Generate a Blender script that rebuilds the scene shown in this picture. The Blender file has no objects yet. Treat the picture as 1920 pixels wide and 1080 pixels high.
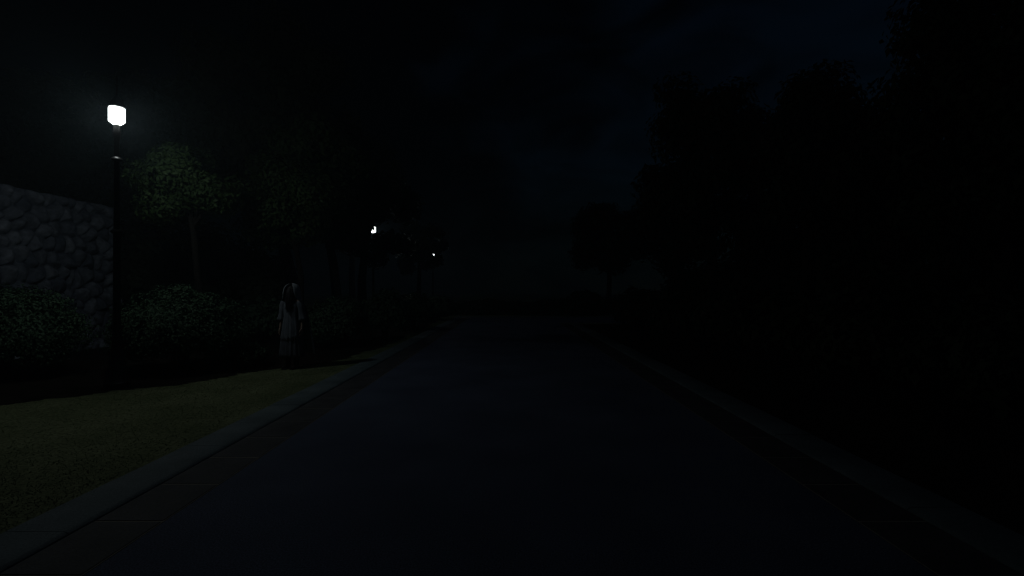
import bpy, bmesh, math, random
import numpy as np
from mathutils import Vector, Matrix
from mathutils.kdtree import KDTree

scene = bpy.context.scene
COL = scene.collection
PI = math.pi
H = 1.6            # eye height above the road
F = 935.0          # focal length in photograph pixels (1920 wide)
VX, VY = 957.0, 545.0
GZ = 0.03          # level of the verges


def ground_at(px, py, z=GZ):
    Y = F * (H - z) / (py - VY)
    return ((px - VX) * Y / F, Y)


def point_at(px, py, Y):
    return ((px - VX) * Y / F, Y, H - (py - VY) * Y / F)


# ------------------------------------------------------------------ helpers
def tag(o, label=None, cat=None, group=None, kind=None):
    if label: o['label'] = label
    if cat: o['category'] = cat
    if group: o['group'] = group
    if kind: o['kind'] = kind
    return o


def empty(name, loc, rz=0.0):
    o = bpy.data.objects.new(name, None)
    o.location = loc
    o.rotation_euler = (0, 0, rz)
    COL.objects.link(o)
    return o


def link(name, me, mat, parent=None):
    o = bpy.data.objects.new(name, me)
    if mat: me.materials.append(mat)
    COL.objects.link(o)
    if parent: o.parent = parent
    return o


def copy_tree(o, parent=None):
    c = o.copy()
    COL.objects.link(c)
    c.parent = parent
    for ch in list(o.children):
        copy_tree(ch, c)
    return c


def from_arrays(name, verts, faces_n, loop_idx, smooth=False):
    """verts (n,3); every face has faces_n corners; loop_idx flat"""
    me = bpy.data.meshes.new(name)
    nv = len(verts)
    nf = len(loop_idx) // faces_n
    me.vertices.add(nv)
    me.vertices.foreach_set('co', np.asarray(verts, np.float32).ravel())
    me.loops.add(nf * faces_n)
    me.loops.foreach_set('vertex_index', np.asarray(loop_idx, np.int32))
    me.polygons.add(nf)
    me.polygons.foreach_set('loop_start', np.arange(0, nf * faces_n, faces_n, dtype=np.int32))
    me.polygons.foreach_set('loop_total', np.full(nf, faces_n, np.int32))
    if smooth:
        me.polygons.foreach_set('use_smooth', np.ones(nf, bool))
    me.update(calc_edges=True)
    me.validate()
    return me


class MB:
    """collects shapes into one mesh"""
    def __init__(self):
        self.v, self.f = [], []

    def add(self, vs, fs):
        k = len(self.v)
        self.v += [tuple(p) for p in vs]
        self.f += [tuple(i + k for i in f) for f in fs]

    def lathe(self, prof, n=24, loc=(0, 0, 0), rot=0.0):
        vs, fs = [], []
        for (r, z) in prof:
            for i in range(n):
                a = rot + 2 * PI * i / n
                vs.append((loc[0] + r * math.cos(a), loc[1] + r * math.sin(a), loc[2] + z))
        for j in range(len(prof) - 1):
            for i in range(n):
                i2 = (i + 1) % n
                fs.append((j * n + i, j * n + i2, (j + 1) * n + i2, (j + 1) * n + i))
        fs.append(tuple(range(n - 1, -1, -1)))
        m = (len(prof) - 1) * n
        fs.append(tuple(m + i for i in range(n)))
        self.add(vs, fs)

    def tube(self, pts, radii, n=8, caps=True):
        pts = [Vector(p) for p in pts]
        vs, fs = [], []
        up = None
        for k, p in enumerate(pts):
            if k == 0: d = pts[1] - p
            elif k == len(pts) - 1: d = p - pts[k - 1]
            else: d = pts[k + 1] - pts[k - 1]
            d.normalize()
            if up is None:
                up = Vector((1, 0, 0)) if abs(d.x) < .8 else Vector((0, 1, 0))
            s = d.cross(up).normalized()
            t = s.cross(d).normalized()
            up = t
            for i in range(n):
                a = 2 * PI * i / n
                q = p + (s * math.cos(a) + t * math.sin(a)) * radii[k]
                vs.append(q)
        for k in range(len(pts) - 1):
            for i in range(n):
                i2 = (i + 1) % n
                fs.append((k * n + i, k * n + i2, (k + 1) * n + i2, (k + 1) * n + i))
        if caps:
            fs.append(tuple(range(n - 1, -1, -1)))
            m = (len(pts) - 1) * n
            fs.append(tuple(m + i for i in range(n)))
        self.add(vs, fs)

    def box(self, x0, x1, y0, y1, z0, z1, ch=0.0):
        """box with its top edges chamfered by ch"""
        vs = [(x0, y0, z0), (x1, y0, z0), (x1, y1, z0), (x0, y1, z0),
              (x0, y0, z1 - ch), (x1, y0, z1 - ch), (x1, y1, z1 - ch), (x0, y1, z1 - ch)]
        fs = [(3, 2, 1, 0), (0, 1, 5, 4), (1, 2, 6, 5), (2, 3, 7, 6), (3, 0, 4, 7)]
        if ch > 0:
            vs += [(x0 + ch, y0 + ch, z1), (x1 - ch, y0 + ch, z1), (x1 - ch, y1 - ch, z1), (x0 + ch, y1 - ch, z1)]
            fs += [(4, 5, 9, 8), (5, 6, 10, 9), (6, 7, 11, 10), (7, 4, 8, 11), (8, 9, 10, 11)]
        else:
            fs += [(4, 5, 6, 7)]
        self.add(vs, fs)

    def build(self, name, mat, parent=None, smooth=True, angle=40):
        me = bpy.data.meshes.new(name)
        me.from_pydata(self.v, [], self.f)
        me.update()
        if smooth:
            me.polygons.foreach_set('use_smooth', np.ones(len(me.polygons), bool))
            try:
                me.set_sharp_from_angle(angle=math.radians(angle))
            except Exception:
                pass
        return link(name, me, mat, parent)


# ------------------------------------------------------------------ materials
def material(name, c0, c1, scale=6.0, rough=0.75, bump=0.0, bscale=40.0, detail=6.0, spec=0.4, metal=0.0, fine=None):
    m = bpy.data.materials.new(name)
    m.use_nodes = True
    nt = m.node_tree
    N, L = nt.nodes, nt.links
    b = N['Principled BSDF']
    b.inputs['Roughness'].default_value = rough
    b.inputs['Metallic'].default_value = metal
    b.inputs['Specular IOR Level'].default_value = spec
    tc = N.new('ShaderNodeTexCoord')
    nz = N.new('ShaderNodeTexNoise')
    nz.inputs['Scale'].default_value = scale
    nz.inputs['Detail'].default_value = detail
    L.new(tc.outputs['Object'], nz.inputs['Vector'])
    cr = N.new('ShaderNodeValToRGB')
    cr.color_ramp.elements[0].position = 0.3
    cr.color_ramp.elements[1].position = 0.7
    cr.color_ramp.elements[0].color = (*c0, 1)
    cr.color_ramp.elements[1].color = (*c1, 1)
    L.new(nz.outputs['Fac'], cr.inputs['Fac'])
    out = cr.outputs['Color']
    if fine:
        n3 = N.new('ShaderNodeTexNoise')
        n3.inputs['Scale'].default_value = fine[0]
        n3.inputs['Detail'].default_value = 3
        L.new(tc.outputs['Object'], n3.inputs['Vector'])
        mr = N.new('ShaderNodeMapRange')
        mr.inputs['From Min'].default_value = .3
        mr.inputs['From Max'].default_value = .7
        mr.inputs['To Min'].default_value = 1 - fine[1]
        mr.inputs['To Max'].default_value = 1 + fine[1]
        L.new(n3.outputs['Fac'], mr.inputs['Value'])
        mx = N.new('ShaderNodeVectorMath')
        mx.operation = 'SCALE'
        L.new(out, mx.inputs[0])
        L.new(mr.outputs['Result'], mx.inputs['Scale'])
        out = mx.outputs['Vector']
    L.new(out, b.inputs['Base Color'])
    if bump:
        n2 = N.new('ShaderNodeTexNoise')
        n2.inputs['Scale'].default_value = bscale
        n2.inputs['Detail'].default_value = 4
        L.new(tc.outputs['Object'], n2.inputs['Vector'])
        bp = N.new('ShaderNodeBump')
        bp.inputs['Strength'].default_value = bump
        bp.inputs['Distance'].default_value = 0.02
        L.new(n2.outputs['Fac'], bp.inputs['Height'])
        L.new(bp.outputs['Normal'], b.inputs['Normal'])
    return m


M = {}
M['asphalt'] = material('asphalt', (.076, .096, .155), (.122, .146, .22), .9, .85, .35, 120, 8, .2, fine=(90, .55))
M['slab'] = material('gutter_concrete', (.046, .046, .052), (.085, .084, .092), 3.0, .8, .3, 60, fine=(70, .25))
M['mortar'] = material('pale_mortar', (.24, .215, .18), (.34, .31, .26), 5.0, .9, .2, 80)
M['kerb'] = material('kerb_concrete', (.085, .118, .132), (.145, .19, .208), 2.2, .8, .3, 70, fine=(60, .2))
M['turf'] = material('turf', (.125, .148, .072), (.20, .226, .122), 1.3, .95, .2, 50, 8, .1, fine=(35, .4))
M['blade'] = material('grass_blade', (.12, .158, .078), (.20, .245, .13), 1.1, .8, 0, 40, 6, .2)
M['shaded_ground'] = material('shaded_ground', (.008, .007, .005), (.022, .019, .014), 5.0, .95, .6, 30, 6, .1)  # ground colour darkened for the shade under bushes and trees
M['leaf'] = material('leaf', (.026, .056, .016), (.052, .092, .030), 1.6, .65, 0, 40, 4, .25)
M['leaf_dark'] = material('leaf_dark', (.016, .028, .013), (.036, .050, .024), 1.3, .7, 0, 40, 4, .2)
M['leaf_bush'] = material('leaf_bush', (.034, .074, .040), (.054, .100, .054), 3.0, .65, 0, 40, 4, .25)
M['bark'] = material('bark', (.007, .006, .0045), (.020, .017, .013), 7.0, .9, .8, 25)
M['iron'] = material('black_iron', (.012, .012, .013), (.022, .022, .024), 8.0, .42, .1, 90, 4, .5)
M['iron_dim'] = material('dimmed_iron', (.003, .003, .003), (.006, .006, .006), 8.0, .9, 0, 90, 4, .05)  # iron darkened in colour to offset the lamplight on the lantern neck
M['skin'] = material('skin', (.22, .15, .12), (.28, .20, .16), 20, .55, .1, 120)
M['eye'] = material('eye_white', (.30, .29, .28), (.36, .35, .34), 20, .3)
M['hair'] = material('black_hair', (.006, .005, .006), (.012, .011, .012), 30, .5, .3, 90, 4, .4)
M['dress'] = material('grey_cloth', (.060, .066, .084), (.100, .110, .132), 7, .85, .3, 160, 6, .2)
M['tunic'] = material('pale_cloth', (.090, .102, .128), (.150, .168, .20), 6, .85, .3, 160, 6, .2)
M['veil'] = material('veil_cloth', (.20, .225, .25), (.32, .35, .38), 6, .85, .3, 160, 6, .2)
M['boot'] = material('black_leather', (.008, .008, .008), (.016, .015, .014), 9, .5, .1, 90)

# stone: each stone of the wall has its own tone
m = bpy.data.materials.new('wall_stone')
m.use_nodes = True
nt = m.node_tree
b = nt.nodes['Principled BSDF']
b.inputs['Roughness'].default_value = .85
b.inputs['Specular IOR Level'].default_value = .25
at = nt.nodes.new('ShaderNodeAttribute'); at.attribute_name = 'stone'
cr = nt.nodes.new('ShaderNodeValToRGB')
cr.color_ramp.elements[0].color = (.085, .098, .130, 1)
cr.color_ramp.elements[1].color = (.22, .24, .285, 1)
nt.links.new(at.outputs['Fac'], cr.inputs['Fac'])
tc = nt.nodes.new('ShaderNodeTexCoord')
nz = nt.nodes.new('ShaderNodeTexNoise'); nz.inputs['Scale'].default_value = 9; nz.inputs['Detail'].default_value = 8
nt.links.new(tc.outputs['Object'], nz.inputs['Vector'])
mr = nt.nodes.new('ShaderNodeMapRange')
mr.inputs['From Min'].default_value = .25; mr.inputs['From Max'].default_value = .75
mr.inputs['To Min'].default_value = .55; mr.inputs['To Max'].default_value = 1.3
nt.links.new(nz.outputs['Fac'], mr.inputs['Value'])
vm = nt.nodes.new('ShaderNodeVectorMath'); vm.operation = 'SCALE'
nt.links.new(cr.outputs['Color'], vm.inputs[0]); nt.links.new(mr.outputs['Result'], vm.inputs['Scale'])
nt.links.new(vm.outputs['Vector'], b.inputs['Base Color'])
bp = nt.nodes.new('ShaderNodeBump'); bp.inputs['Strength'].default_value = .5; bp.inputs['Distance'].default_value = .03
nt.links.new(nz.outputs['Fac'], bp.inputs['Height']); nt.links.new(bp.outputs['Normal'], b.inputs['Normal'])
M['stone'] = m

LAMP_STRENGTH = 66.0
for key, nm, st in (('lit', 'lit_glass', LAMP_STRENGTH), ('lit_weak', 'weaker_lit_glass', LAMP_STRENGTH * .3)):
    m = bpy.data.materials.new(nm)
    m.use_nodes = True
    b = m.node_tree.nodes['Principled BSDF']
    b.inputs['Base Color'].default_value = (.8, .8, .8, 1)
    b.inputs['Emission Color'].default_value = (.90, 1.0, .98, 1)
    b.inputs['Emission Strength'].default_value = st
    M[key] = m

# ------------------------------------------------------------------ ground, road, gutters, kerbs
R0, R1 = 2.40, 2.88           # road half width, outer edge of the gutter slabs
K1, K2 = 2.93, 3.32           # kerb top
YE0, YE1 = 25.0, 29.8         # the road turns off to one side here
FAR = 260.0

def quads(name, rects, z, mat, kind='structure', div=1):
    mb = MB()
    for (x0, x1, y0, y1) in rects:
        mb.add([(x0, y0, z), (x1, y0, z), (x1, y1, z), (x0, y1, z)], [(0, 1, 2, 3)])
    o = mb.build(name, mat, smooth=False)
    tag(o, kind=kind)
    return o

d0, d1, d2 = R1 - R0, K1 - R0, K2 - R0
quads('ground', [(-FAR, -K2 + .03, -FAR, FAR), (-K2 + .03, FAR, YE1 + d2 - .03, FAR), (K2 - .03, FAR, -FAR, YE0 - d2 + .03)], GZ - .012, M['turf'])
quads('road', [(-R0, R0, -FAR, YE0), (-R0, FAR, YE0, YE1)], 0.0, M['asphalt'])
# mortar bed under the slabs
quads('gutter_bed', [(-K2, -R0, -FAR, YE1 + d2), (-R0, FAR, YE1, YE1 + d2), (R0, K2, -FAR, YE0), (K2, FAR, YE0 - d2, YE0)], 0.003, M['mortar'])
mb = MB()
rnd = random.Random(5)
SL = .66
def slab(x0, x1, y0, y1, kl=1, kr=1):
    dz = rnd.uniform(-.002, .002)
    g = .009
    mb.box(x0 + g * kl, x1 - g * kr, y0 + g, y1 - g, -.03, .0065 + dz * .4, .004)
y = -4.47
while y < YE1:
    slab(-R1, -R0, y, y + SL, 0, 1)
    if y + SL < YE0 - .3: slab(R0, R1, y, y + SL, 1, 0)
    y += SL
x = -R0
while x < 45:
    slab(x, x + SL, YE1, YE1 + d0)
    if x > R0: slab(x, x + SL, YE0 - d0, YE0)
    x += SL
tag(mb.build('gutter', M['slab'], smooth=False), kind='structure')

def kerb_strip(mb, p, q, inward, ext0=0.0, ext1=0.0):
    """kerb of profile [(d,z)] running p->q; d grows along -inward"""
    p, q, inw = Vector(p), Vector(q), Vector(inward)
    prof = [(0, -.05), (0, .012), (.012, GZ - .008), (.035, GZ), (K2 - R1 - .03, GZ), (K2 - R1, GZ - .02), (K2 - R1, -.05)]
    d = (q - p).normalized()
    L = (q - p).length
    n = int(L / .9)
    m = len(prof)
    for k in range(n):                             # separate kerb stones with narrow joints
        a0, a1 = L * k / n + .003, L * (k + 1) / n - .003
        dz = rnd.uniform(-.002, .002)
        vs, fs = [], []
        for a_, last in ((a0, 0), (a1, 1)):
            for (o, z) in prof:
                e = 0
                if k == 0 and not last: e = -o * ext0
                if k == n - 1 and last: e = o * ext1
                w = p - inw * o + d * (a_ + e)
                vs.append((w.x, w.y, z + dz))
        for i in range(m - 1):
            fs.append((i, i + 1, m + i + 1, m + i))
        fs.append(tuple(range(m - 1, -1, -1))); fs.append(tuple(range(m, 2 * m)))
        mb.add(vs, fs)
mb = MB()
kerb_strip(mb, (-R1, -40, 0), (-R1, YE1 + d0, 0), (1, 0, 0), 0, 1)
kerb_strip(mb, (-R1, YE1 + d0, 0), (70, YE1 + d0, 0), (0, -1, 0), 1, 0)
kerb_strip(mb, (R1, -40, 0), (R1, YE0 - d0, 0), (-1, 0, 0), 0, -1 + 1)
kerb_strip(mb, (R1, YE0 - d0, 0), (70, YE0 - d0, 0), (0, 1, 0), 0, 0)
ko = mb.build('kerb', M['kerb'], smooth=True, angle=50)
tag(ko, kind='structure')

# dark bed behind the grass verge, the bushes' shade put into its colour
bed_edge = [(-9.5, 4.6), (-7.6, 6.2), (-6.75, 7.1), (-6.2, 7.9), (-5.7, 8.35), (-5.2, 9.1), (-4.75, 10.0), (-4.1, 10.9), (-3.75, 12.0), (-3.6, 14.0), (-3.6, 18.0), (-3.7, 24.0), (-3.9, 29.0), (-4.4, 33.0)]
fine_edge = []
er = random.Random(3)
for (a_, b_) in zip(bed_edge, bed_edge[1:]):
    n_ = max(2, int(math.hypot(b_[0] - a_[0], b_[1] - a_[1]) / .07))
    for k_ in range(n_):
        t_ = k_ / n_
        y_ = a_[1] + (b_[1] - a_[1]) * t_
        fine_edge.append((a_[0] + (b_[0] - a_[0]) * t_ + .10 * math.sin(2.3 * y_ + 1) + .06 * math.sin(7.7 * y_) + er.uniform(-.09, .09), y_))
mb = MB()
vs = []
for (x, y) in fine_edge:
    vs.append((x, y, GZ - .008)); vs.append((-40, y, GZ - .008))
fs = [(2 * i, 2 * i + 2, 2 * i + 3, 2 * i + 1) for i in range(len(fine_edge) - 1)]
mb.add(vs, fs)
tag(mb.build('bed_shade', M['shaded_ground'], smooth=False), kind='structure')
quads('verge_shade', [(K2 - .02, 40, -20, YE0 - 1.6)], GZ - .008, M['shaded_ground'])  # dark sheet over the turf, standing in for shade on the verge

# grass blades
def bed_x(y):
    e = bed_edge
    if y <= e[0][1]: return -40.0
    for (a, b) in zip(e, e[1:]):
        if a[1] <= y <= b[1]:
            t = (y - a[1]) / (b[1] - a[1])
            return a[0] + (b[0] - a[0]) * t
    return e[-1][0]

def grass_mesh(name, n, sampler, seed):
    r = np.random.default_rng(seed)
    P = sampler(r, n)
    n = len(P)
    a = r.uniform(0, 2 * PI, n)
    h = r.uniform(.006, .014, n)
    w = r.uniform(.004, .008, n)
    lean = r.uniform(.2, .9, n) * h
    la = r.uniform(0, 2 * PI, n)
    base = np.c_[P, np.full(n, GZ - .014)]
    s = np.c_[np.cos(a) * w, np.sin(a) * w, np.zeros(n)]
    tip = base + np.c_[np.cos(la) * lean, np.sin(la) * lean, h]
    v = np.stack([base - s, base + s, tip], 1).reshape(-1, 3)
    return from_arrays(name, v, 3, np.arange(3 * n))

def left_verge(r, n):
    out = []
    y = 2.0 + 24 * r.random(n * 2) ** 1.7
    for yy in y:
        x0 = max(bed_x(yy) + .0, -1.05 * yy - 1.5)
        x1 = -K2 - .0
        if x1 <= x0: continue
        out.append((x0 + (x1 - x0) * r.random() + .05 * r.normal() if x1 - x0 > .5 else x0 + (x1 - x0) * r.random(), yy))
        if len(out) >= n: break
    o = np.array(out)
    o[:, 0] = np.minimum(o[:, 0], -K2 + .01)
    return o

def right_verge(r, n):
    y = 2.5 + 21 * r.random(n) ** 1.6
    x = K2 - .01 + r.random(n) ** 1.3 * 1.6
    return np.c_[x, y]

g = link('grass', grass_mesh('grass', 60000, left_verge, 1), M['blade'])
tag(g, 'short dull green grass on the lamplit verge beside the pale kerb', 'grass', kind='stuff')
# ------------------------------------------------------------------ stone wall
def stone_wall():
    X, Y0, Y1, Z1 = -11.5, -6.0, 14.5, 4.0
    st = .036
    ny, nz_ = int((Y1 - Y0) / st), int(Z1 / st)
    r = np.random.default_rng(11)
    seeds, tones = [], []
    z, row = -.2, 0
    while z < Z1 + .5:
        hh = r.uniform(.33, .48)
        y = Y0 - .6 + r.uniform(0, .4)
        while y < Y1 + .6:
            w = r.uniform(.20, .46)
            seeds.append((y + w / 2 + r.normal() * .04, z + hh / 2 + r.normal() * .10))
            tones.append(r.random())
            y += w
        z += hh
    kd = KDTree(len(seeds))
    for i, (a, c) in enumerate(seeds): kd.insert((a, c, 0), i)
    kd.balance()
    ys = np.linspace(Y0, Y1, ny + 1); zs = np.linspace(0, Z1, nz_ + 1)
    h = np.zeros((nz_ + 1, ny + 1)); tone = np.zeros_like(h)
    nrm = r.normal(size=(len(seeds), 2)) * .26
    lift = r.uniform(.6, 1.25, len(seeds))
    for j, z in enumerate(zs):
        for i, y in enumerate(ys):
            wy = y + .035 * math.sin(7.1 * z + 3.3 * y) ; wz = z + .03 * math.sin(6.3 * y - 2 * z)
            (c1, i1, e1), (c2, i2, e2) = kd.find_n((wy, wz, 0), 2)
            e = e2 - e1
            t = 1 - math.exp(-e * 11)
            h[j, i] = .20 * t * lift[i1] + t * (nrm[i1, 0] * (wy - c1[0]) + nrm[i1, 1] * (wz - c1[1])) + .012 * math.sin(41 * y + 13 * z) * math.sin(37 * z - 11 * y)
            tone[j, i] = tones[i1] * min(1, e * 14)
    edge = np.minimum(1, (Z1 - zs) / .12)[:, None]
    h *= np.sqrt(edge * .9 + .1)
    YY, ZZ = np.meshgrid(ys, zs)
    top_wave = .010 * np.sin(YY * 5.1) + .008 * np.sin(YY * 11.7 + 1)
    ZZ2 = ZZ + top_wave * (ZZ / Z1) ** 8
    front = np.stack([X + h, YY, ZZ2], -1).reshape(-1, 3)
    a = np.arange((ny + 1) * (nz_ + 1)).reshape(nz_ + 1, ny + 1)
    q = np.stack([a[:-1, :-1], a[:-1, 1:], a[1:, 1:], a[1:, :-1]], -1).reshape(-1)
    # back, top and ends
    nv = len(front)
    topb = np.stack([np.full(ny + 1, X - .55), ys, ZZ2[-1]], -1)
    botb = np.stack([np.full(ny + 1, X - .55), ys, np.zeros(ny + 1)], -1)
    v = np.vstack([front, topb, botb])
    t0 = np.arange(ny); tb = nv + t0; bb = nv + (ny + 1) + t0
    top = np.stack([a[-1, :-1], a[-1, 1:], tb + 1, tb], -1).reshape(-1)
    back = np.stack([tb, tb + 1, bb + 1, bb], -1).reshape(-1)
    ends = []
    for col, k in ((0, 0), (ny, ny)):
        for j in range(nz_):
            # fan of quads from the front column to the back line, back line subdivided on the fly
            pass
    me = from_arrays('stone_wall', v, 4, np.concatenate([q, top, back]), smooth=True)
    att = me.attributes.new('stone', 'FLOAT', 'POINT')
    att.data.foreach_set('value', np.concatenate([tone.ravel(), np.full(2 * (ny + 1), .4)]).astype(np.float32))
    bm = bmesh.new(); bm.from_mesh(me)
    be = [e for e in bm.edges if e.is_boundary]
    bmesh.ops.holes_fill(bm, edges=be, sides=0)
    bmesh.ops.recalc_face_normals(bm, faces=bm.faces)
    bm.to_mesh(me); bm.free()
    o = link('stone_wall', me, M['stone'])
    tag(o, 'tall rubble stone wall of rounded grey stones, lit by the nearest lamp', 'wall')
stone_wall()

# ------------------------------------------------------------------ foliage
def leaf_quads(P, D, size, r, wfac=.55):
    """P (n,3) leaf bases, D (n,3) outward directions -> verts, loops of folded rhombic leaves"""
    n = len(P)
    nn = D / (np.linalg.norm(D, axis=1, keepdims=True) + 1e-9) + r.normal(size=(n, 3)) * .38
    nn /= np.linalg.norm(nn, axis=1, keepdims=True) + 1e-9
    u = r.normal(size=(n, 3)); u[:, 2] -= .6
    s = np.cross(nn, u); s /= np.linalg.norm(s, axis=1, keepdims=True) + 1e-9
    d = np.cross(s, nn)
    L = (size * r.uniform(.6, 1.35, n))[:, None]
    w = L * wfac * .5
    mid = P + d * L * .45
    tip = P + d * L - nn * L * .12
    v = np.stack([P, mid + s * w + nn * L * .08, tip, mid - s * w + nn * L * .08], 1).reshape(-1, 3)
    return v


def clump_points(cc, cr, n, r):
    g = r.normal(size=(n, 3))
    g /= np.linalg.norm(g, axis=1, keepdims=True)
    rad = r.random(n) ** .45
    return cc + g * rad[:, None] * cr, g


def crown_clumps(rad, nc, r, flat=.0):
    """clump centres in an ellipsoid of radii rad about the origin, with an uneven outline"""
    out = []
    lob = r.normal(size=(7, 3)); lob /= np.linalg.norm(lob, axis=1, keepdims=True)
    amp = r.uniform(-.22, .12, 7)
    while len(out) < nc:
        g = r.normal(size=3); g /= np.linalg.norm(g)
        k = 1 + sum(amp[i] * max(0, float(g @ lob[i])) ** 3 for i in range(7))
        q = (.30 + .58 * r.random() ** .55) * k
        if g[2] < -.55 and r.random() < .5: continue
        p = g * q * rad
        out.append((p, g))
    return out


def make_tree(name, label, base, centre, rad, nleaf=12000, leaf=.15, nc=46, seed=1, mat='leaf', trunk_r=.16, group=None, extra=(), gap=None, csize=.27):
    """base (x,y): foot of the trunk; centre: crown centre in the world; rad: crown radii"""
    r = np.random.default_rng(seed)
    root = empty(name, (base[0], base[1], GZ - .012))
    tag(root, label, 'tree', group)
    c = np.array([centre[0] - base[0], centre[1] - base[1], centre[2] - GZ])
    rad = np.array(rad, float)
    cl = [(p + c, g, csize * float(rad.mean()) * r.uniform(.75, 1.25)) for (p, g) in crown_clumps(rad, nc, r)]
    for (ex, er) in extra:                        # extra boughs given in the world
        p = np.array([ex[0] - base[0], ex[1] - base[1], ex[2] - GZ])
        dd = p - c
        cl.append((p, dd / (np.linalg.norm(dd) + 1e-6), er))
    tot = sum(k[2] ** 2 for k in cl)
    Ps, Ds = [], []
    for (p, g, cr_) in cl:
        n = int(nleaf * cr_ ** 2 / tot)
        q, gg = clump_points(p, np.array([cr_, cr_, cr_ * .8]), n, r)
        Ps.append(q); Ds.append(gg * .8 + g * .5)
    P = np.vstack(Ps); D = np.vstack(Ds)
    keep = P[:, 2] > .3
    if gap is not None:                           # a thin spot in the crown
        a, b, gr = gap
        a = np.array(a) - np.array([base[0], base[1], GZ]); b = np.array(b) - np.array([base[0], base[1], GZ])
        ab = b - a
        t = np.clip(((P - a) @ ab) / (ab @ ab), 0, 1)
        dist = np.linalg.norm(P - (a + t[:, None] * ab), axis=1)
        keep &= dist > gr * r.uniform(.55, 1.0, len(P))
    P, D = P[keep], D[keep]
    v = leaf_quads(P, D, leaf, r)
    me = from_arrays('crown', v, 4, np.arange(len(v)))
    # trunk and limbs
    mb = MB()
    fork = Vector((c[0] * .55, c[1] * .55, max(1.2, c[2] - rad[2] * .75)))
    lean = Vector((r.normal() * .06, r.normal() * .06, 0))
    pts = [Vector((0, 0, -.1)), Vector((0, 0, .12)), fork * .35 + lean, fork * .7 - lean * .5, fork]
    pts[2].z = fork.z * .35; pts[3].z = fork.z * .7
    mb.tube(pts, [trunk_r * 1.55, trunk_r * 1.15, trunk_r, trunk_r * .88, trunk_r * .8], 12)
    top = Vector((c[0], c[1], c[2] + rad[2] * .55))
    mid = (fork + top) / 2 + Vector((r.normal() * .12, r.normal() * .12, 0))
    mb.tube([fork - Vector((0, 0, .1)), mid, top], [trunk_r * .78, trunk_r * .5, trunk_r * .12], 9)
    order = list(range(len(cl))); r.shuffle(order)
    forced = list(range(len(cl) - len(extra), len(cl)))
    for k in forced + order[:13]:
        p = Vector(cl[k][0])
        t = r.uniform(0, .8)
        a = fork.lerp(mid, t)
        if a.z > p.z: a = fork.copy()
        m1 = a.lerp(p, .5) + Vector((r.normal() * .1, r.normal() * .1, .18))
        rr = trunk_r * (.5 - .25 * t)
        mb.tube([a, m1, p], [rr, rr * .6, rr * .15], 7)
    mb.build('trunk', M['bark'], root)
    link('crown', me, M[mat], root)
    return root


# --- trees on the lamp side
LG = 'trees behind the street lamps'
cx, cy, cz = point_at(480, 240, 18.6)
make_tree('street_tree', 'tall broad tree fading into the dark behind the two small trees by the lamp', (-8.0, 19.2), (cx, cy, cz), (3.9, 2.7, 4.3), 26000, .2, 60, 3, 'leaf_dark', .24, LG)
cx, cy, cz = point_at(345, 352, 12.0)
make_tree('small_tree', 'small tree just right of the nearest lamp, its green leaves catching the light', (-7.55, 12.3), (cx, cy, cz), (1.22, .95, 1.28), 16000, .095, 20, 103, 'leaf', .08, LG, csize=.42)
cx, cy, cz = point_at(535, 388, 14.4)
make_tree('small_tree', 'dim small tree above the pale figure, further from the nearest lamp', (-6.0, 14.8), (cx, cy, cz), (1.9, 1.2, 1.5), 17000, .11, 28, 104, 'leaf', .09, LG, csize=.38)
cx, cy, cz = point_at(590, 340, 17.0)
make_tree('street_tree', 'rounded tree between the tall lamplit tree and the second lamp', (-5.8, 17.4), (cx, cy, cz), (1.95, 2.0, 2.4), 15000, .17, 46, 4, 'leaf', .17, LG)
cx, cy, cz = point_at(690, 405, 20.8)
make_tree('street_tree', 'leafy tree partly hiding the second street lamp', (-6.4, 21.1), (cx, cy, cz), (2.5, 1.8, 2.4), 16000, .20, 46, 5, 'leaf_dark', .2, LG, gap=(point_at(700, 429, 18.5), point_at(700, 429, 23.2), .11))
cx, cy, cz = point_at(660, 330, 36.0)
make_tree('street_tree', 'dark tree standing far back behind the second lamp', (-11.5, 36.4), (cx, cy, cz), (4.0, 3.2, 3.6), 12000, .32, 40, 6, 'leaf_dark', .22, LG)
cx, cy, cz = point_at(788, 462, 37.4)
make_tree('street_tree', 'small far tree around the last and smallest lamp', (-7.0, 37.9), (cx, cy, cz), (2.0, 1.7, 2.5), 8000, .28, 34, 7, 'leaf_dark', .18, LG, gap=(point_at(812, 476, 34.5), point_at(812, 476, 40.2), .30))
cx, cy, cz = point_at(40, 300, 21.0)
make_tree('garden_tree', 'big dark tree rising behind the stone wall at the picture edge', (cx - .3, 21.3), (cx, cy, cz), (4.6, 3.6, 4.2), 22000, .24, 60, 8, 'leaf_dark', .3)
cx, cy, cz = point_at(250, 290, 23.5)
make_tree('garden_tree', 'dark tree beyond the end of the stone wall, behind the lamp', (cx + .2, 23.8), (cx, cy, cz), (3.6, 3.2, 4.0), 16000, .26, 50, 9, 'leaf_dark', .26)

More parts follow.
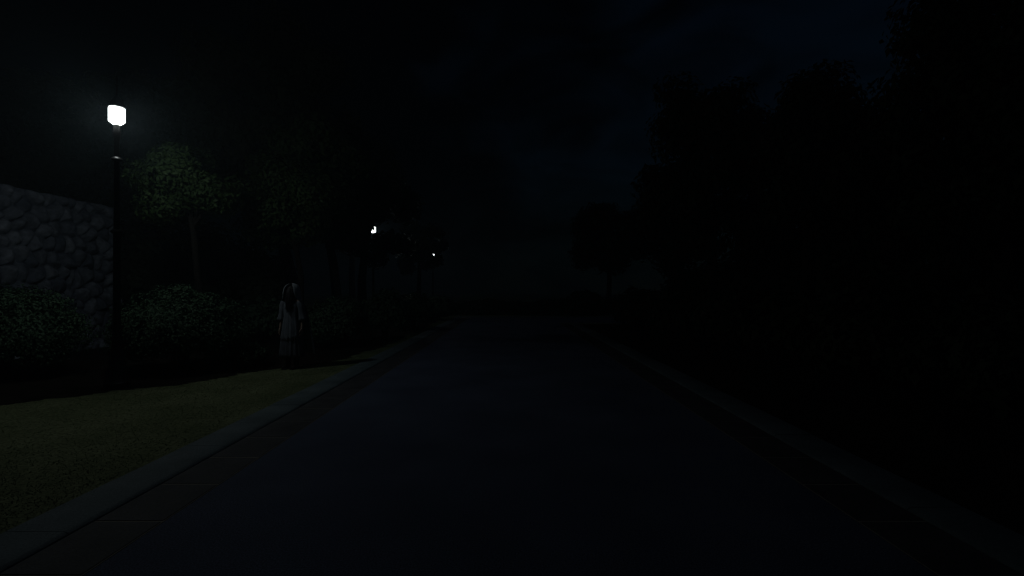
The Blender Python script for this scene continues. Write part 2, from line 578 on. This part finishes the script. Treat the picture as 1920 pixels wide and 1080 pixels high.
# --- trees on the dark side
RG = 'black trees along the unlit side of the road'
cx, cy, cz = point_at(1930, 210, 8.6)
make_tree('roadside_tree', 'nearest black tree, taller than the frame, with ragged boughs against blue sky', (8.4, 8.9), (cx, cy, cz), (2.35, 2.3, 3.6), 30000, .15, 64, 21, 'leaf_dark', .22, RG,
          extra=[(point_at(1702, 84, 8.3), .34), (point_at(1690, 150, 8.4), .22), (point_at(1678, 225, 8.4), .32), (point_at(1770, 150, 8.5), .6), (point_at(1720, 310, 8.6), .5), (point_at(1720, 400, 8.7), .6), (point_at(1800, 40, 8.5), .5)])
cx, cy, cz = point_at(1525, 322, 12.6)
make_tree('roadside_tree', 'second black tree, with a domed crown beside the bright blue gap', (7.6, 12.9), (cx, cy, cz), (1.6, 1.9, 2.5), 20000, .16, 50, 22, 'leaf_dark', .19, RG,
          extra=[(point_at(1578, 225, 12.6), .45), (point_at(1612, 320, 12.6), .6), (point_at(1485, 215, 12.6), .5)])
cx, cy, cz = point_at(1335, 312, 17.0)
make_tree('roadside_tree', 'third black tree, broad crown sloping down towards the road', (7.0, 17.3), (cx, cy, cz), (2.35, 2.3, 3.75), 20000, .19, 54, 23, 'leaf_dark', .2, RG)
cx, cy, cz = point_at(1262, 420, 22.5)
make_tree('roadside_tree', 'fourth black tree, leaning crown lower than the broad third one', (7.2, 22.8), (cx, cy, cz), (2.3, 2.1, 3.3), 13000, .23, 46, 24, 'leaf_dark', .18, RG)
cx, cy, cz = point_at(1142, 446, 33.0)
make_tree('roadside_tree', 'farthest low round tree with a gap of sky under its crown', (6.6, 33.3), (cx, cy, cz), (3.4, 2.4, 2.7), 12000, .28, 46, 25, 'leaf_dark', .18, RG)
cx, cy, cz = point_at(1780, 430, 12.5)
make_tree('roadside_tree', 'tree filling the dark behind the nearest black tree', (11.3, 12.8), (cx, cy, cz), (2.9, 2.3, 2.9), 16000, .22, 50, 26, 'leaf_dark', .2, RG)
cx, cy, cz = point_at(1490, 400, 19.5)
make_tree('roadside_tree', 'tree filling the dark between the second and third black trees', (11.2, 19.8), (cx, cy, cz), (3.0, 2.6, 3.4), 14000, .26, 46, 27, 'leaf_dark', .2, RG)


# ------------------------------------------------------------------ bushes
def make_bush(name, label, x, y, rad, nleaf, leaf, seed, mat='leaf_bush', group=None):
    r = np.random.default_rng(seed)
    root = empty(name, (x, y, GZ - .012))
    tag(root, label, 'bush', group)
    rx, ry, h = rad
    cl = []
    nc = 44
    for i in range(nc):                            # spread evenly over a dome, with an uneven outline
        zz = 1 - 1.25 * (i + .5) / nc
        aa = i * 2.399963 + r.normal() * .25
        q = math.sqrt(max(0, 1 - zz * zz))
        g = np.array([q * math.cos(aa), q * math.sin(aa), zz])
        k = r.uniform(.58, .80)
        cl.append((np.array([g[0] * rx * k, g[1] * ry * k, h * .40 + g[2] * h * .55 * k]), g, r.uniform(.24, .36) * (rx + ry + h) / 3))
    for i in range(16):                            # sprigs that break the outline
        g = r.normal(size=3); g[2] = abs(g[2]) * .9 + .1; g /= np.linalg.norm(g)
        k = r.uniform(.92, 1.06)
        cl.append((np.array([g[0] * rx * k, g[1] * ry * k, h * .40 + g[2] * h * .58 * k]), g, r.uniform(.07, .12) * (rx + ry + h) / 3))
    P, D = [], []
    tot = sum(k_[2] ** 2 for k_ in cl)
    for (p, g, c) in cl:
        a, b = clump_points(p, np.array([c, c, c * .85]), max(12, int(nleaf * c * c / tot)), r)
        P.append(a); D.append(b * .7 + g * .8 + np.array([0, 0, .28]))
    P = np.vstack(P); D = np.vstack(D)
    k = P[:, 2] > .05
    v = leaf_quads(P[k], D[k], leaf, r, .6)
    link('foliage', from_arrays('foliage', v, 4, np.arange(len(v))), M[mat], root)
    mb = MB()
    for (p, g, c) in cl[:12]:
        mb.tube([(g[0] * .08, g[1] * .08, -.05), (p[0] * .4, p[1] * .4, p[2] * .55), tuple(p)], [.022, .015, .005], 6)
    mb.build('stem', M['bark'], root)
    return root

BG = 'round bushes in the bed under the street lamps'
def bush_px(label, px, py_base, py_top, wpx, seed, n=7000, leaf=.11, name='bush', group=BG, mat='leaf_bush', dy=0):
    x, y = ground_at(px, py_base)
    y += dy
    x = (px - VX) * y / F
    h = (H - (py_top - VY) * y / F - GZ) * 1.04
    rx = wpx / 2 * y / F
    return make_bush(name, label, x, y, (rx, rx * .95, h), n, leaf, seed, mat, group)

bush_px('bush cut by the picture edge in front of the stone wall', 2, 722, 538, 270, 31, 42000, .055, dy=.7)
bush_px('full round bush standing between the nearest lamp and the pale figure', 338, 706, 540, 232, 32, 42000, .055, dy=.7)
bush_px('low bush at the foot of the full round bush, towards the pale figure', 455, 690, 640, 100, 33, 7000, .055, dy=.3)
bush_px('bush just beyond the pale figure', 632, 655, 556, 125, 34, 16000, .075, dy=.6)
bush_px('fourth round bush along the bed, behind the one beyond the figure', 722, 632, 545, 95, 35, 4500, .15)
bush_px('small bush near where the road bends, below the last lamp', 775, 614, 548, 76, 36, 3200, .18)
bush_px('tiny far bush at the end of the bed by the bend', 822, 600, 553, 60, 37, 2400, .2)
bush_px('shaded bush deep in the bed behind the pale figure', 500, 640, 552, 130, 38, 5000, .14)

DG = 'black bushes under the trees of the unlit side'
rnd = random.Random(9)
LR = ['nearest black bush at the picture edge under the tall tree', 'second black bush from the viewer under the tall tree', 'black bush at the foot of the domed tree',
      'black bush between the domed tree and the broad tree', 'black bush at the foot of the broad third tree', 'black bush under the leaning fourth tree', 'black bush at the inner corner of the bend',
      'low black bush beside the farthest round tree', ]
for i, (x, y) in enumerate([(6.6, 6.2), (6.5, 8.6), (6.3, 11.2), (6.3, 14.0), (6.2, 17.0), (6.1, 20.0), (6.0, 22.8), (4.8, 32.0)]):
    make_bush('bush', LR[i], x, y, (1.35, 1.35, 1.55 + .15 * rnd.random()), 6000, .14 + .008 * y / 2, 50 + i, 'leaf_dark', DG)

for lab, x, y, h, n in (('tall dark shrub behind the row, between the domed tree and the broad tree', 9.0, 18.4, 3.2, 7000), ('tall dark shrub behind the bushes at the foot of the domed tree', 10.0, 14.6, 3.2, 7000), ('tall dark shrub far behind the leaning fourth tree', 9.2, 24.0, 3.0, 6000)):
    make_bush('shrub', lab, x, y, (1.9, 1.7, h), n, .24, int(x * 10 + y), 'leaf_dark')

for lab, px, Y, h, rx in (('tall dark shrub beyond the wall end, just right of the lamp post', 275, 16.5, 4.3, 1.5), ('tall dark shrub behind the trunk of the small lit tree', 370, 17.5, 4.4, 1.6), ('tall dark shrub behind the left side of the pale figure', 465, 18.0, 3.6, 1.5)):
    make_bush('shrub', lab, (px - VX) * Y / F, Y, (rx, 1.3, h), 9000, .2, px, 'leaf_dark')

# low hedge that closes the view beyond the bend
def hedge(name, label, x0, x1, y, depth, h, n, leaf, seed):
    r = np.random.default_rng(seed)
    root = empty(name, ((x0 + x1) / 2, y, GZ - .012))
    tag(root, label, 'hedge')
    w = x1 - x0
    P = np.c_[r.uniform(-w / 2, w / 2, n), r.uniform(-depth / 2, depth / 2, n), h * r.random(n) ** .7]
    P[:, 2] *= 1 + .10 * np.sin(P[:, 0] * 1.3) + .06 * np.sin(P[:, 0] * 3.7 + 1)
    D = np.c_[P[:, 0] * 0, P[:, 1] / depth, np.full(n, .5)]
    v = leaf_quads(P, D, leaf, r)
    link('foliage', from_arrays('foliage', v, 4, np.arange(len(v))), M['leaf_dark'], root)
    for i in range(6):
        x = -w / 2 + w * (i + .5) / 6
        mb = MB()
        mb.tube([(x, 0, -.05), (x + .05, .03, h * .5), (x - .05, -.02, h * .85)], [.025, .018, .006], 6)
        mb.build('stem', M['bark'], root)
hedge('hedge', 'low dark hedge across the end of the road beyond the bend', -5.0, 9.0, 33.0, 1.2, .9, 9000, .2, 71)


# ------------------------------------------------------------------ street lamps
def make_lamp():
    root = empty('street_lamp', (0, 0, GZ - .012))
    p = MB()
    p.lathe([(.19, 0), (.19, .10), (.165, .13), (.15, .30), (.125, .36), (.10, .62), (.075, .70), (.066, .98), (.063, 1.02)], 20)
    p.lathe([(.062, 1.02), (.095, 1.035), (.10, 1.06), (.095, 1.085), (.058, 1.10), (.052, 2.70)], 20)
    p.lathe([(.052, 2.70), (.088, 2.715), (.094, 2.735), (.086, 2.755), (.048, 2.775), (.042, 3.96)], 20)
    p.lathe([(.042, 3.96), (.080, 3.975), (.086, 3.995), (.078, 4.015), (.045, 4.04), (.040, 4.30), (.055, 4.40), (.060, 4.49)], 20)
    p.build('post', M['iron'], root, angle=35)
    c = MB()
    c.lathe([(.050, 4.489), (.047, 4.53), (.044, 4.56), (.044, 4.596)], 8, rot=PI / 8)
    lb = c.build('lantern_base', M['iron_dim'], root)
    g = MB()
    g.lathe([(.052, 4.598), (.112, 4.645), (.123, 4.658), (.123, 4.886), (.09, 4.895)], 8, rot=PI / 8)
    g.build('lantern_glass', M['lit'], lb, smooth=False)
    t = MB()
    t.lathe([(.09, 4.897), (.124, 4.898), (.132, 4.910), (.115, 4.96), (.07, 5.05), (.04, 5.09), (.022, 5.12)], 8, rot=PI / 8)
    lc = t.build('lantern_cap', M['iron'], root)
    f = MB()
    f.lathe([(.020, 5.12), (.018, 5.27), (.034, 5.285), (.036, 5.30), (.018, 5.315), (.016, 5.36), (.028, 5.39), (.024, 5.42), (.004, 5.47)], 12)
    f.build('finial', M['iron'], lc)
    return root

lamp = make_lamp()
for i, (px, py, xw, lab) in enumerate([(219, 218, -6.4, 'nearest street lamp, its big lantern glowing white beside the stone wall'),
                                       (700, 429, -6.4, 'middle street lamp, a small white light breaking through leaves'),
                                       (812, 476, -6.25, 'farthest street lamp, a tiny white glint among leaves')]):
    o = lamp if i == 0 else copy_tree(lamp)
    Y = F * xw / (px - VX)
    zc = H - (py - VY) * Y / F                 # height of the middle of the lantern
    o.location = (xw, Y, GZ - .012)
    if i == 0: k = (zc - GZ + .012) / 4.752
    o.scale = (k, k, k)
    tag(o, lab, 'street lamp', 'iron street lamps in a row along the bed')
    o.rotation_euler.z = .12 + i * .4
    if i:                                          # the far lamps burn weaker
        for part in o.children:
            for sub in part.children:
                if sub.name.startswith('lantern_glass'):
                    sub.data = sub.data.copy()
                    sub.data.materials[0] = M['lit_weak']


# ------------------------------------------------------------------ the pale figure
def person():
    px, py = 547, 690
    x, y = ground_at(px, py)
    root = empty('person', (x, y, GZ - .012), math.radians(-4))
    tag(root, 'person in long grey dress, pale tunic and veil, black hair hanging over the face', 'person')
    # body: tapered capsules fused by a voxel remesh into one continuous skin
    bm = bmesh.new()
    def ell(c, r, rot=None):
        mt = Matrix.Translation(c)
        if rot: mt = mt @ rot
        bmesh.ops.create_uvsphere(bm, u_segments=20, v_segments=14, radius=1, matrix=mt @ Matrix.Diagonal((*r, 1)))
    def cap(a, b, ra, rb, sx=1.0):
        a, b = Vector(a), Vector(b)
        d = b - a
        q = d.to_track_quat('Z', 'Y').to_matrix().to_4x4()
        bmesh.ops.create_cone(bm, cap_ends=True, segments=18, radius1=ra, radius2=rb, depth=d.length,
                              matrix=Matrix.Translation((a + b) / 2) @ q)
        ell(a, (ra, ra, ra)); ell(b, (rb, rb, rb))
    ell((0, .01, .93), (.155, .115, .13))
    ell((0, .0, 1.07), (.118, .092, .16))
    ell((0, .0, 1.25), (.150, .105, .15))
    cap((-.12, .01, 1.36), (.12, .01, 1.36), .06, .06)
    cap((0, .01, 1.36), (0, -.005, 1.48), .054, .047)
    ell((0, .005, 1.565), (.074, .092, .10))          # skull
    ell((0, -.018, 1.515), (.056, .066, .072))        # jaw
    ell((0, -.066, 1.463), (.022, .02, .018))         # chin
    ell((0, -.088, 1.592), (.05, .012, .012))         # brow
    cap((0, -.090, 1.575), (0, -.108, 1.535), .007, .013)   # nose
    ell((.036, -.070, 1.535), (.02, .016, .018)); ell((-.036, -.070, 1.535), (.02, .016, .018))
    ell((0, -.082, 1.499), (.024, .012, .005)); ell((0, -.080, 1.489), (.021, .012, .006))   # lips
    for s in (-1, 1):
        ell((s * .077, .008, 1.545), (.010, .020, .032))     # ear
        sh, el, wr = Vector((s * .165, .01, 1.345)), Vector((s * .215, .03, 1.075)), Vector((s * .225, -.025, .835))
        cap(sh, el, .048, .036); cap(el, wr, .036, .024)
        pal = wr + Vector((s * .004, -.016, -.09))
        cap(wr, wr.lerp(pal, .5), .022, .026)
        ell(wr.lerp(pal, .62), (.016, .040, .048))
        for k, (oy, ln) in enumerate(((-.030, .068), (-.010, .078), (.010, .072), (.028, .058))):
            a = pal + Vector((0, oy, .008))
            b_ = a + Vector((-s * .004, -.006, -ln * .45))
            c_ = b_ + Vector((-s * .012, -.005, -ln * .32))
            d_ = c_ + Vector((-s * .014, -.002, -ln * .22))
            cap(a, b_, .0095, .0085); cap(b_, c_, .0085, .0078); cap(c_, d_, .0078, .0065)
        a = wr + Vector((0, -.036, -.035))
        b_ = a + Vector((-s * .012, -.028, -.030)); c_ = b_ + Vector((-s * .008, -.010, -.030))
        cap(a, b_, .013, .011); cap(b_, c_, .011, .008)
        hp, kn, an = Vector((s * .085, .01, .88)), Vector((s * .085, .0, .48)), Vector((s * .085, .025, .09))
        cap(hp, kn, .082, .052)
        cap(kn, kn.lerp(an, .35) + Vector((0, .012, 0)), .05, .05)
        cap(kn.lerp(an, .35) + Vector((0, .012, 0)), an, .05, .033)
        cap(an + Vector((0, 0, -.04)), an + Vector((s * .012, -.13, -.055)), .034, .026)
    me = bpy.data.meshes.new('body'); bm.to_mesh(me); bm.free()
    tmp = bpy.data.objects.new('body', me); COL.objects.link(tmp)
    rm = tmp.modifiers.new('r', 'REMESH'); rm.mode = 'VOXEL'; rm.voxel_size = .0055
    sm = tmp.modifiers.new('s', 'SMOOTH'); sm.factor = .5; sm.iterations = 3
    dg = bpy.context.evaluated_depsgraph_get(); dg.update()
    new = bpy.data.meshes.new_from_object(tmp.evaluated_get(dg))
    bpy.data.objects.remove(tmp)
    new.name = 'body'
    new.polygons.foreach_set('use_smooth', np.ones(len(new.polygons), bool))
    body = link('body', new, M['skin'], root)
    for s in (-1, 1):
        e = MB(); e.lathe([(.0005, -.011), (.007, -.0085), (.011, 0), (.007, .0085), (.0005, .011)], 12, (s * .031, -.080, 1.565))
        e.build('eye', M['eye'], body)

    def loft(name, mat, levels, n, parent, a0=0.0, a1=2 * PI, pleat=0.0, npl=15, ragged=0.0, seed=0, thick=.004, pl_from=None):
        """levels: (z, rx, ry, cx, cy) from the top down; angle 0 is the back (+Y), +-PI the front"""
        r = np.random.default_rng(seed)
        closed = abs(a1 - a0) > 6.28
        m = n if closed else n + 1
        jag = r.random(m) ** 1.5
        jag = np.where(np.arange(m) % 3 == 0, jag, jag * .4)
        ph = r.uniform(0, 6, 3)
        vs, fs = [], []
        zt, zb = levels[0][0], levels[-1][0]
        for k, lv in enumerate(levels):
            z, rx, ry, ox, oy = lv[:5]
            aa0, aa1 = (lv[5], lv[6]) if len(lv) > 5 else (a0, a1)
            t = (zt - z) / max(1e-6, zt - zb)
            for i in range(m):
                a = aa0 + (aa1 - aa0) * i / n
                w = 1 + pleat * t * (math.sin(npl * a + ph[0]) + .5 * math.sin((npl * 1.7) * a + ph[1]) if not closed else math.sin(npl * a + ph[0]) + .5 * math.sin((npl * 2 - 3) * a + ph[1]))
                zz = z + (ragged * jag[i] if k == len(levels) - 1 else 0)
                vs.append((ox + math.sin(a) * rx * w, oy + math.cos(a) * ry * w, zz))
        for k in range(len(levels) - 1):
            for i in range(n):
                i2 = (i + 1) % m
                fs.append((k * m + i, (k + 1) * m + i, (k + 1) * m + i2, k * m + i2))
        mb = MB(); mb.add(vs, fs)
        o = mb.build(name, M[mat], parent, angle=80)
        s = o.modifiers.new('thickness', 'SOLIDIFY'); s.thickness = thick; s.offset = 1
        return o
    # long dress, gathered at the waist, frayed at the hem
    loft('dress', 'dress', [(1.395, .075, .066, 0, .005), (1.375, .14, .088, 0, .005), (1.33, .172, .108, 0, .003), (1.25, .168, .122, 0, 0), (1.12, .142, .112, 0, 0), (1.04, .138, .110, 0, 0), (.94, .178, .138, 0, .008),
                            (.80, .195, .155, 0, .01), (.62, .212, .170, 0, .01), (.45, .228, .182, 0, .01), (.32, .24, .19, 0, .01), (.235, .248, .195, 0, .01)], 96, root, pleat=.06, npl=17, ragged=.05, seed=3)
    # pale front tunic with a torn lower edge
    loft('tunic', 'tunic', [(1.385, .082, .075, 0, 0), (1.36, .128, .100, 0, .0), (1.30, .160, .124, 0, 0), (1.20, .165, .133, 0, 0), (1.06, .152, .124, 0, 0), (.94, .178, .150, 0, .005), (.80, .198, .166, 0, .008), (.68, .21, .18, 0, .01), (.57, .225, .19, 0, .01)],
         60, root, a0=PI - 1.05, a1=PI + 1.05, pleat=.035, npl=13, ragged=.13, seed=5)
    for s in (-1, 1):
        sl = MB()
        top, bot = Vector((s * .158, .01, 1.372)), Vector((s * .222, .028, .985))
        n = 28
        vs, fs = [], []
        dirv = (bot - top).normalized(); sx = dirv.cross(Vector((0, 1, 0))).normalized(); sy = sx.cross(dirv)
        prof = [(0, .052), (.06, .070), (.2, .077), (.45, .072), (.7, .074), (.9, .082), (1.0, .088)]
        for (t, rr) in prof:
            for i in range(n):
                a = 2 * PI * i / n
                w = rr * (1 + .07 * t * math.sin(7 * a + s) + .04 * math.sin(3 * a + 9 * t))
                vs.append(top.lerp(bot, t) + (sx * math.cos(a) + sy * math.sin(a)) * w)
        for k in range(len(prof) - 1):
            for i in range(n):
                i2 = (i + 1) % n
                fs.append((k * n + i, k * n + i2, (k + 1) * n + i2, (k + 1) * n + i))
        fs.append(tuple(range(n - 1, -1, -1)))
        sl.add(vs, fs)
        o = sl.build('sleeve', M['tunic'], root, angle=80)
        q = o.modifiers.new('thickness', 'SOLIDIFY'); q.thickness = .004; q.offset = -1
        # boots
        bo = MB()
        fx = s * .085
        bo.tube([(fx, .025, .36), (fx, .03, .26), (fx, .028, .14), (fx, .02, .075)], [.062, .060, .050, .052], 16)
        bo.tube([(fx, .062, .048), (fx, .02, .050), (fx + s * .006, -.06, .046), (fx + s * .012, -.135, .038), (fx + s * .013, -.175, .034)], [.036, .047, .046, .040, .018], 16)
        bo.box(fx - .042, fx + .05, -.17, .085, .0, .024, .004)
        o = bo.build('boot', M['boot'], root, angle=60)
    # veil over the head, open over the face, falling behind to the knees
    W = lambda a: (-a, a)
    loft('veil', 'veil', [(1.735, .015, .015, .01, .0, -2.7, 2.7), (1.725, .06, .065, .01, .0, -2.7, 2.7), (1.695, .115, .120, .01, -.004, -2.62, 2.62), (1.64, .150, .158, .01, -.010, -2.5, 2.5), (1.55, .166, .172, .01, -.014, -2.42, 2.42),
                          (1.46, .172, .170, .01, -.010, -2.3, 2.3), (1.40, .185, .158, .005, .0, -2.1, 2.1), (1.33, .240, .155, 0, .03, -1.55, 1.55), (1.22, .262, .185, .01, .05, -1.3, 1.3), (1.0, .285, .225, .02, .06, -1.2, 1.2),
                          (.75, .31, .26, .03, .07, -1.4, 1.4), (.5, .335, .285, .04, .08, -1.4, 1.4), (.27, .355, .30, .05, .085, -1.4, 1.4)], 64, root, a0=-2, a1=2, pleat=.05, npl=11, ragged=.05, seed=8)
    # hair: cap on the skull and locks hanging over the face and chest
    hb = MB()
    r = np.random.default_rng(4)
    prof = []
    for k in range(9):
        t = k / 8
        prof.append((.002 + .083 * math.sin(t * PI * .58), 1.583 + .105 * math.cos(t * PI * .58)))
    n = 26
    vs, fs = [], []
    for (rr, zz) in prof:
        for i in range(n):
            a = 2 * PI * i / n
            vs.append((rr * math.cos(a) * .98, .008 + rr * math.sin(a) * 1.18, zz))
    for k in range(len(prof) - 1):
        for i in range(n):
            i2 = (i + 1) % n
            fs.append((k * n + i, (k + 1) * n + i, (k + 1) * n + i2, k * n + i2))
    fs.append(tuple(range(n)))
    hb.add(vs, fs)
    for i in range(110):
        a = r.uniform(-2.0, 2.0)             # 0 is the face
        fx, fy = math.sin(a), -math.cos(a)
        zr = 1.66 - .03 * abs(a) * r.random()
        end = 1.13 + .10 * r.random() + .05 * abs(a)
        k = r.uniform(1.0, 1.12)
        p0 = (fx * .045 * k, .005 + fy * .06 * k, zr + .015)
        p1 = (fx * .083 * k, .002 + fy * .108 * k, 1.60)
        p2 = (fx * .089 * k, -.004 + fy * .116 * k, 1.50)
        p3 = (fx * (.085 + .01 * r.normal()), -.01 + fy * (.135 + .008 * r.normal()), 1.36)
        p4 = (fx * (.085 + .02 * r.normal()), -.012 + fy * (.150 + .01 * r.normal()), 1.24)
        p5 = (fx * (.075 + .02 * r.normal()), -.012 + fy * (.152 + .012 * r.normal()), end)
        w = r.uniform(.006, .011)
        hb.tube([p0, p1, p2, p3, p4, p5], [w * .7, w, w, w * .95, w * .7, w * .15], 6)
    hb.build('hair', M['hair'], root, angle=80)
person()

# ------------------------------------------------------------------ even haze added to give the lamps a halo
HAZE = .0034
hz = MB()
hz.box(-FAR - 6, FAR + 6, -FAR - 6, FAR + 6, -1.0, 13.2)
m = bpy.data.materials.new('lamp_halo_haze')
m.use_nodes = True
nt = m.node_tree
nt.nodes.remove(nt.nodes['Principled BSDF'])
pv = nt.nodes.new('ShaderNodeVolumePrincipled')
pv.inputs['Color'].default_value = (.64, .84, .96, 1)
pv.inputs['Density'].default_value = HAZE
pv.inputs['Anisotropy'].default_value = 0.0
nt.links.new(pv.outputs['Volume'], nt.nodes['Material Output'].inputs['Volume'])
ho = hz.build('haze', m, smooth=False)
tag(ho, kind='stuff')

# ------------------------------------------------------------------ sky and moon
MOON_EL, MOON_AZ = math.radians(60), math.radians(84)    # azimuth clockwise from the road's direction
w = bpy.data.worlds.new('World')
scene.world = w
w.use_nodes = True
nt = w.node_tree
N, L = nt.nodes, nt.links
bg = N['Background']
sky = N.new('ShaderNodeTexSky')
sky.sky_type = 'NISHITA'
sky.sun_disc = False
sky.sun_elevation = MOON_EL
sky.sun_rotation = MOON_AZ
sky.air_density = 1.6
sky.dust_density = 0.0
sky.ozone_density = 4.0
# thin cloud cover that dims the sky unevenly, thickest away from the moon
tc = N.new('ShaderNodeTexCoord')
nz = N.new('ShaderNodeTexNoise'); nz.inputs['Scale'].default_value = 4.6; nz.inputs['Detail'].default_value = 6; nz.inputs['Distortion'].default_value = .6
mp = N.new('ShaderNodeMapping'); mp.inputs['Scale'].default_value = (1, 1, 2.2)
L.new(tc.outputs['Generated'], mp.inputs['Vector']); L.new(mp.outputs['Vector'], nz.inputs['Vector'])
sx = N.new('ShaderNodeSeparateXYZ'); L.new(tc.outputs['Generated'], sx.inputs['Vector'])
ma = N.new('ShaderNodeMath'); ma.operation = 'MULTIPLY_ADD'
L.new(sx.outputs['X'], ma.inputs[0]); ma.inputs[1].default_value = 1.2; ma.inputs[2].default_value = -.80
ad = N.new('ShaderNodeMath'); ad.operation = 'MULTIPLY_ADD'
L.new(nz.outputs['Fac'], ad.inputs[0]); ad.inputs[1].default_value = 2.0; L.new(ma.outputs['Value'], ad.inputs[2])
mr = N.new('ShaderNodeMapRange'); mr.interpolation_type = 'SMOOTHSTEP'
mr.inputs['From Min'].default_value = .05; mr.inputs['From Max'].default_value = 1.0
mr.inputs['To Min'].default_value = .12; mr.inputs['To Max'].default_value = 1.0
L.new(ad.outputs['Value'], mr.inputs['Value'])
vm = N.new('ShaderNodeVectorMath'); vm.operation = 'SCALE'
tn = N.new('ShaderNodeVectorMath'); tn.operation = 'MULTIPLY'; tn.inputs[1].default_value = (.38, .82, 1.12)
L.new(sky.outputs['Color'], tn.inputs[0]); L.new(tn.outputs['Vector'], vm.inputs[0]); L.new(mr.outputs['Result'], vm.inputs['Scale'])
L.new(vm.outputs['Vector'], bg.inputs['Color'])
bg.inputs['Strength'].default_value = .00056

sl = bpy.data.lights.new('moon', 'SUN')
sl.energy = .009
sl.angle = math.radians(.5)
sl.color = (.80, .88, 1.0)
so = bpy.data.objects.new('moon', sl)
COL.objects.link(so)
dirv = Vector((math.sin(MOON_AZ) * math.cos(MOON_EL), math.cos(MOON_AZ) * math.cos(MOON_EL), math.sin(MOON_EL)))
so.rotation_euler = dirv.to_track_quat('Z', 'Y').to_euler()
so.location = dirv * 40

# ------------------------------------------------------------------ camera
cd = bpy.data.cameras.new('camera')
cd.sensor_width = 36
cd.lens = 36 * F / 1920
cd.clip_start = .05
cd.clip_end = 2000
cd.shift_x = (960 - VX) / 1920
cd.shift_y = (VY - 540) / 1920
co = bpy.data.objects.new('camera', cd)
co.location = (0, 0, H)
co.rotation_euler = (math.radians(90), 0, 0)
COL.objects.link(co)
scene.camera = co

scene.view_settings.view_transform = 'Standard'
scene.view_settings.look = 'None'
scene.view_settings.exposure = 0
scene.view_settings.gamma = 1
scene.cycles.use_denoising = True
scene.cycles.filter_width = 1.3
scene.cycles.sample_clamp_direct = 3
scene.cycles.max_bounces = 6
scene.cycles.volume_bounces = 0
scene.cycles.sample_clamp_indirect = 4
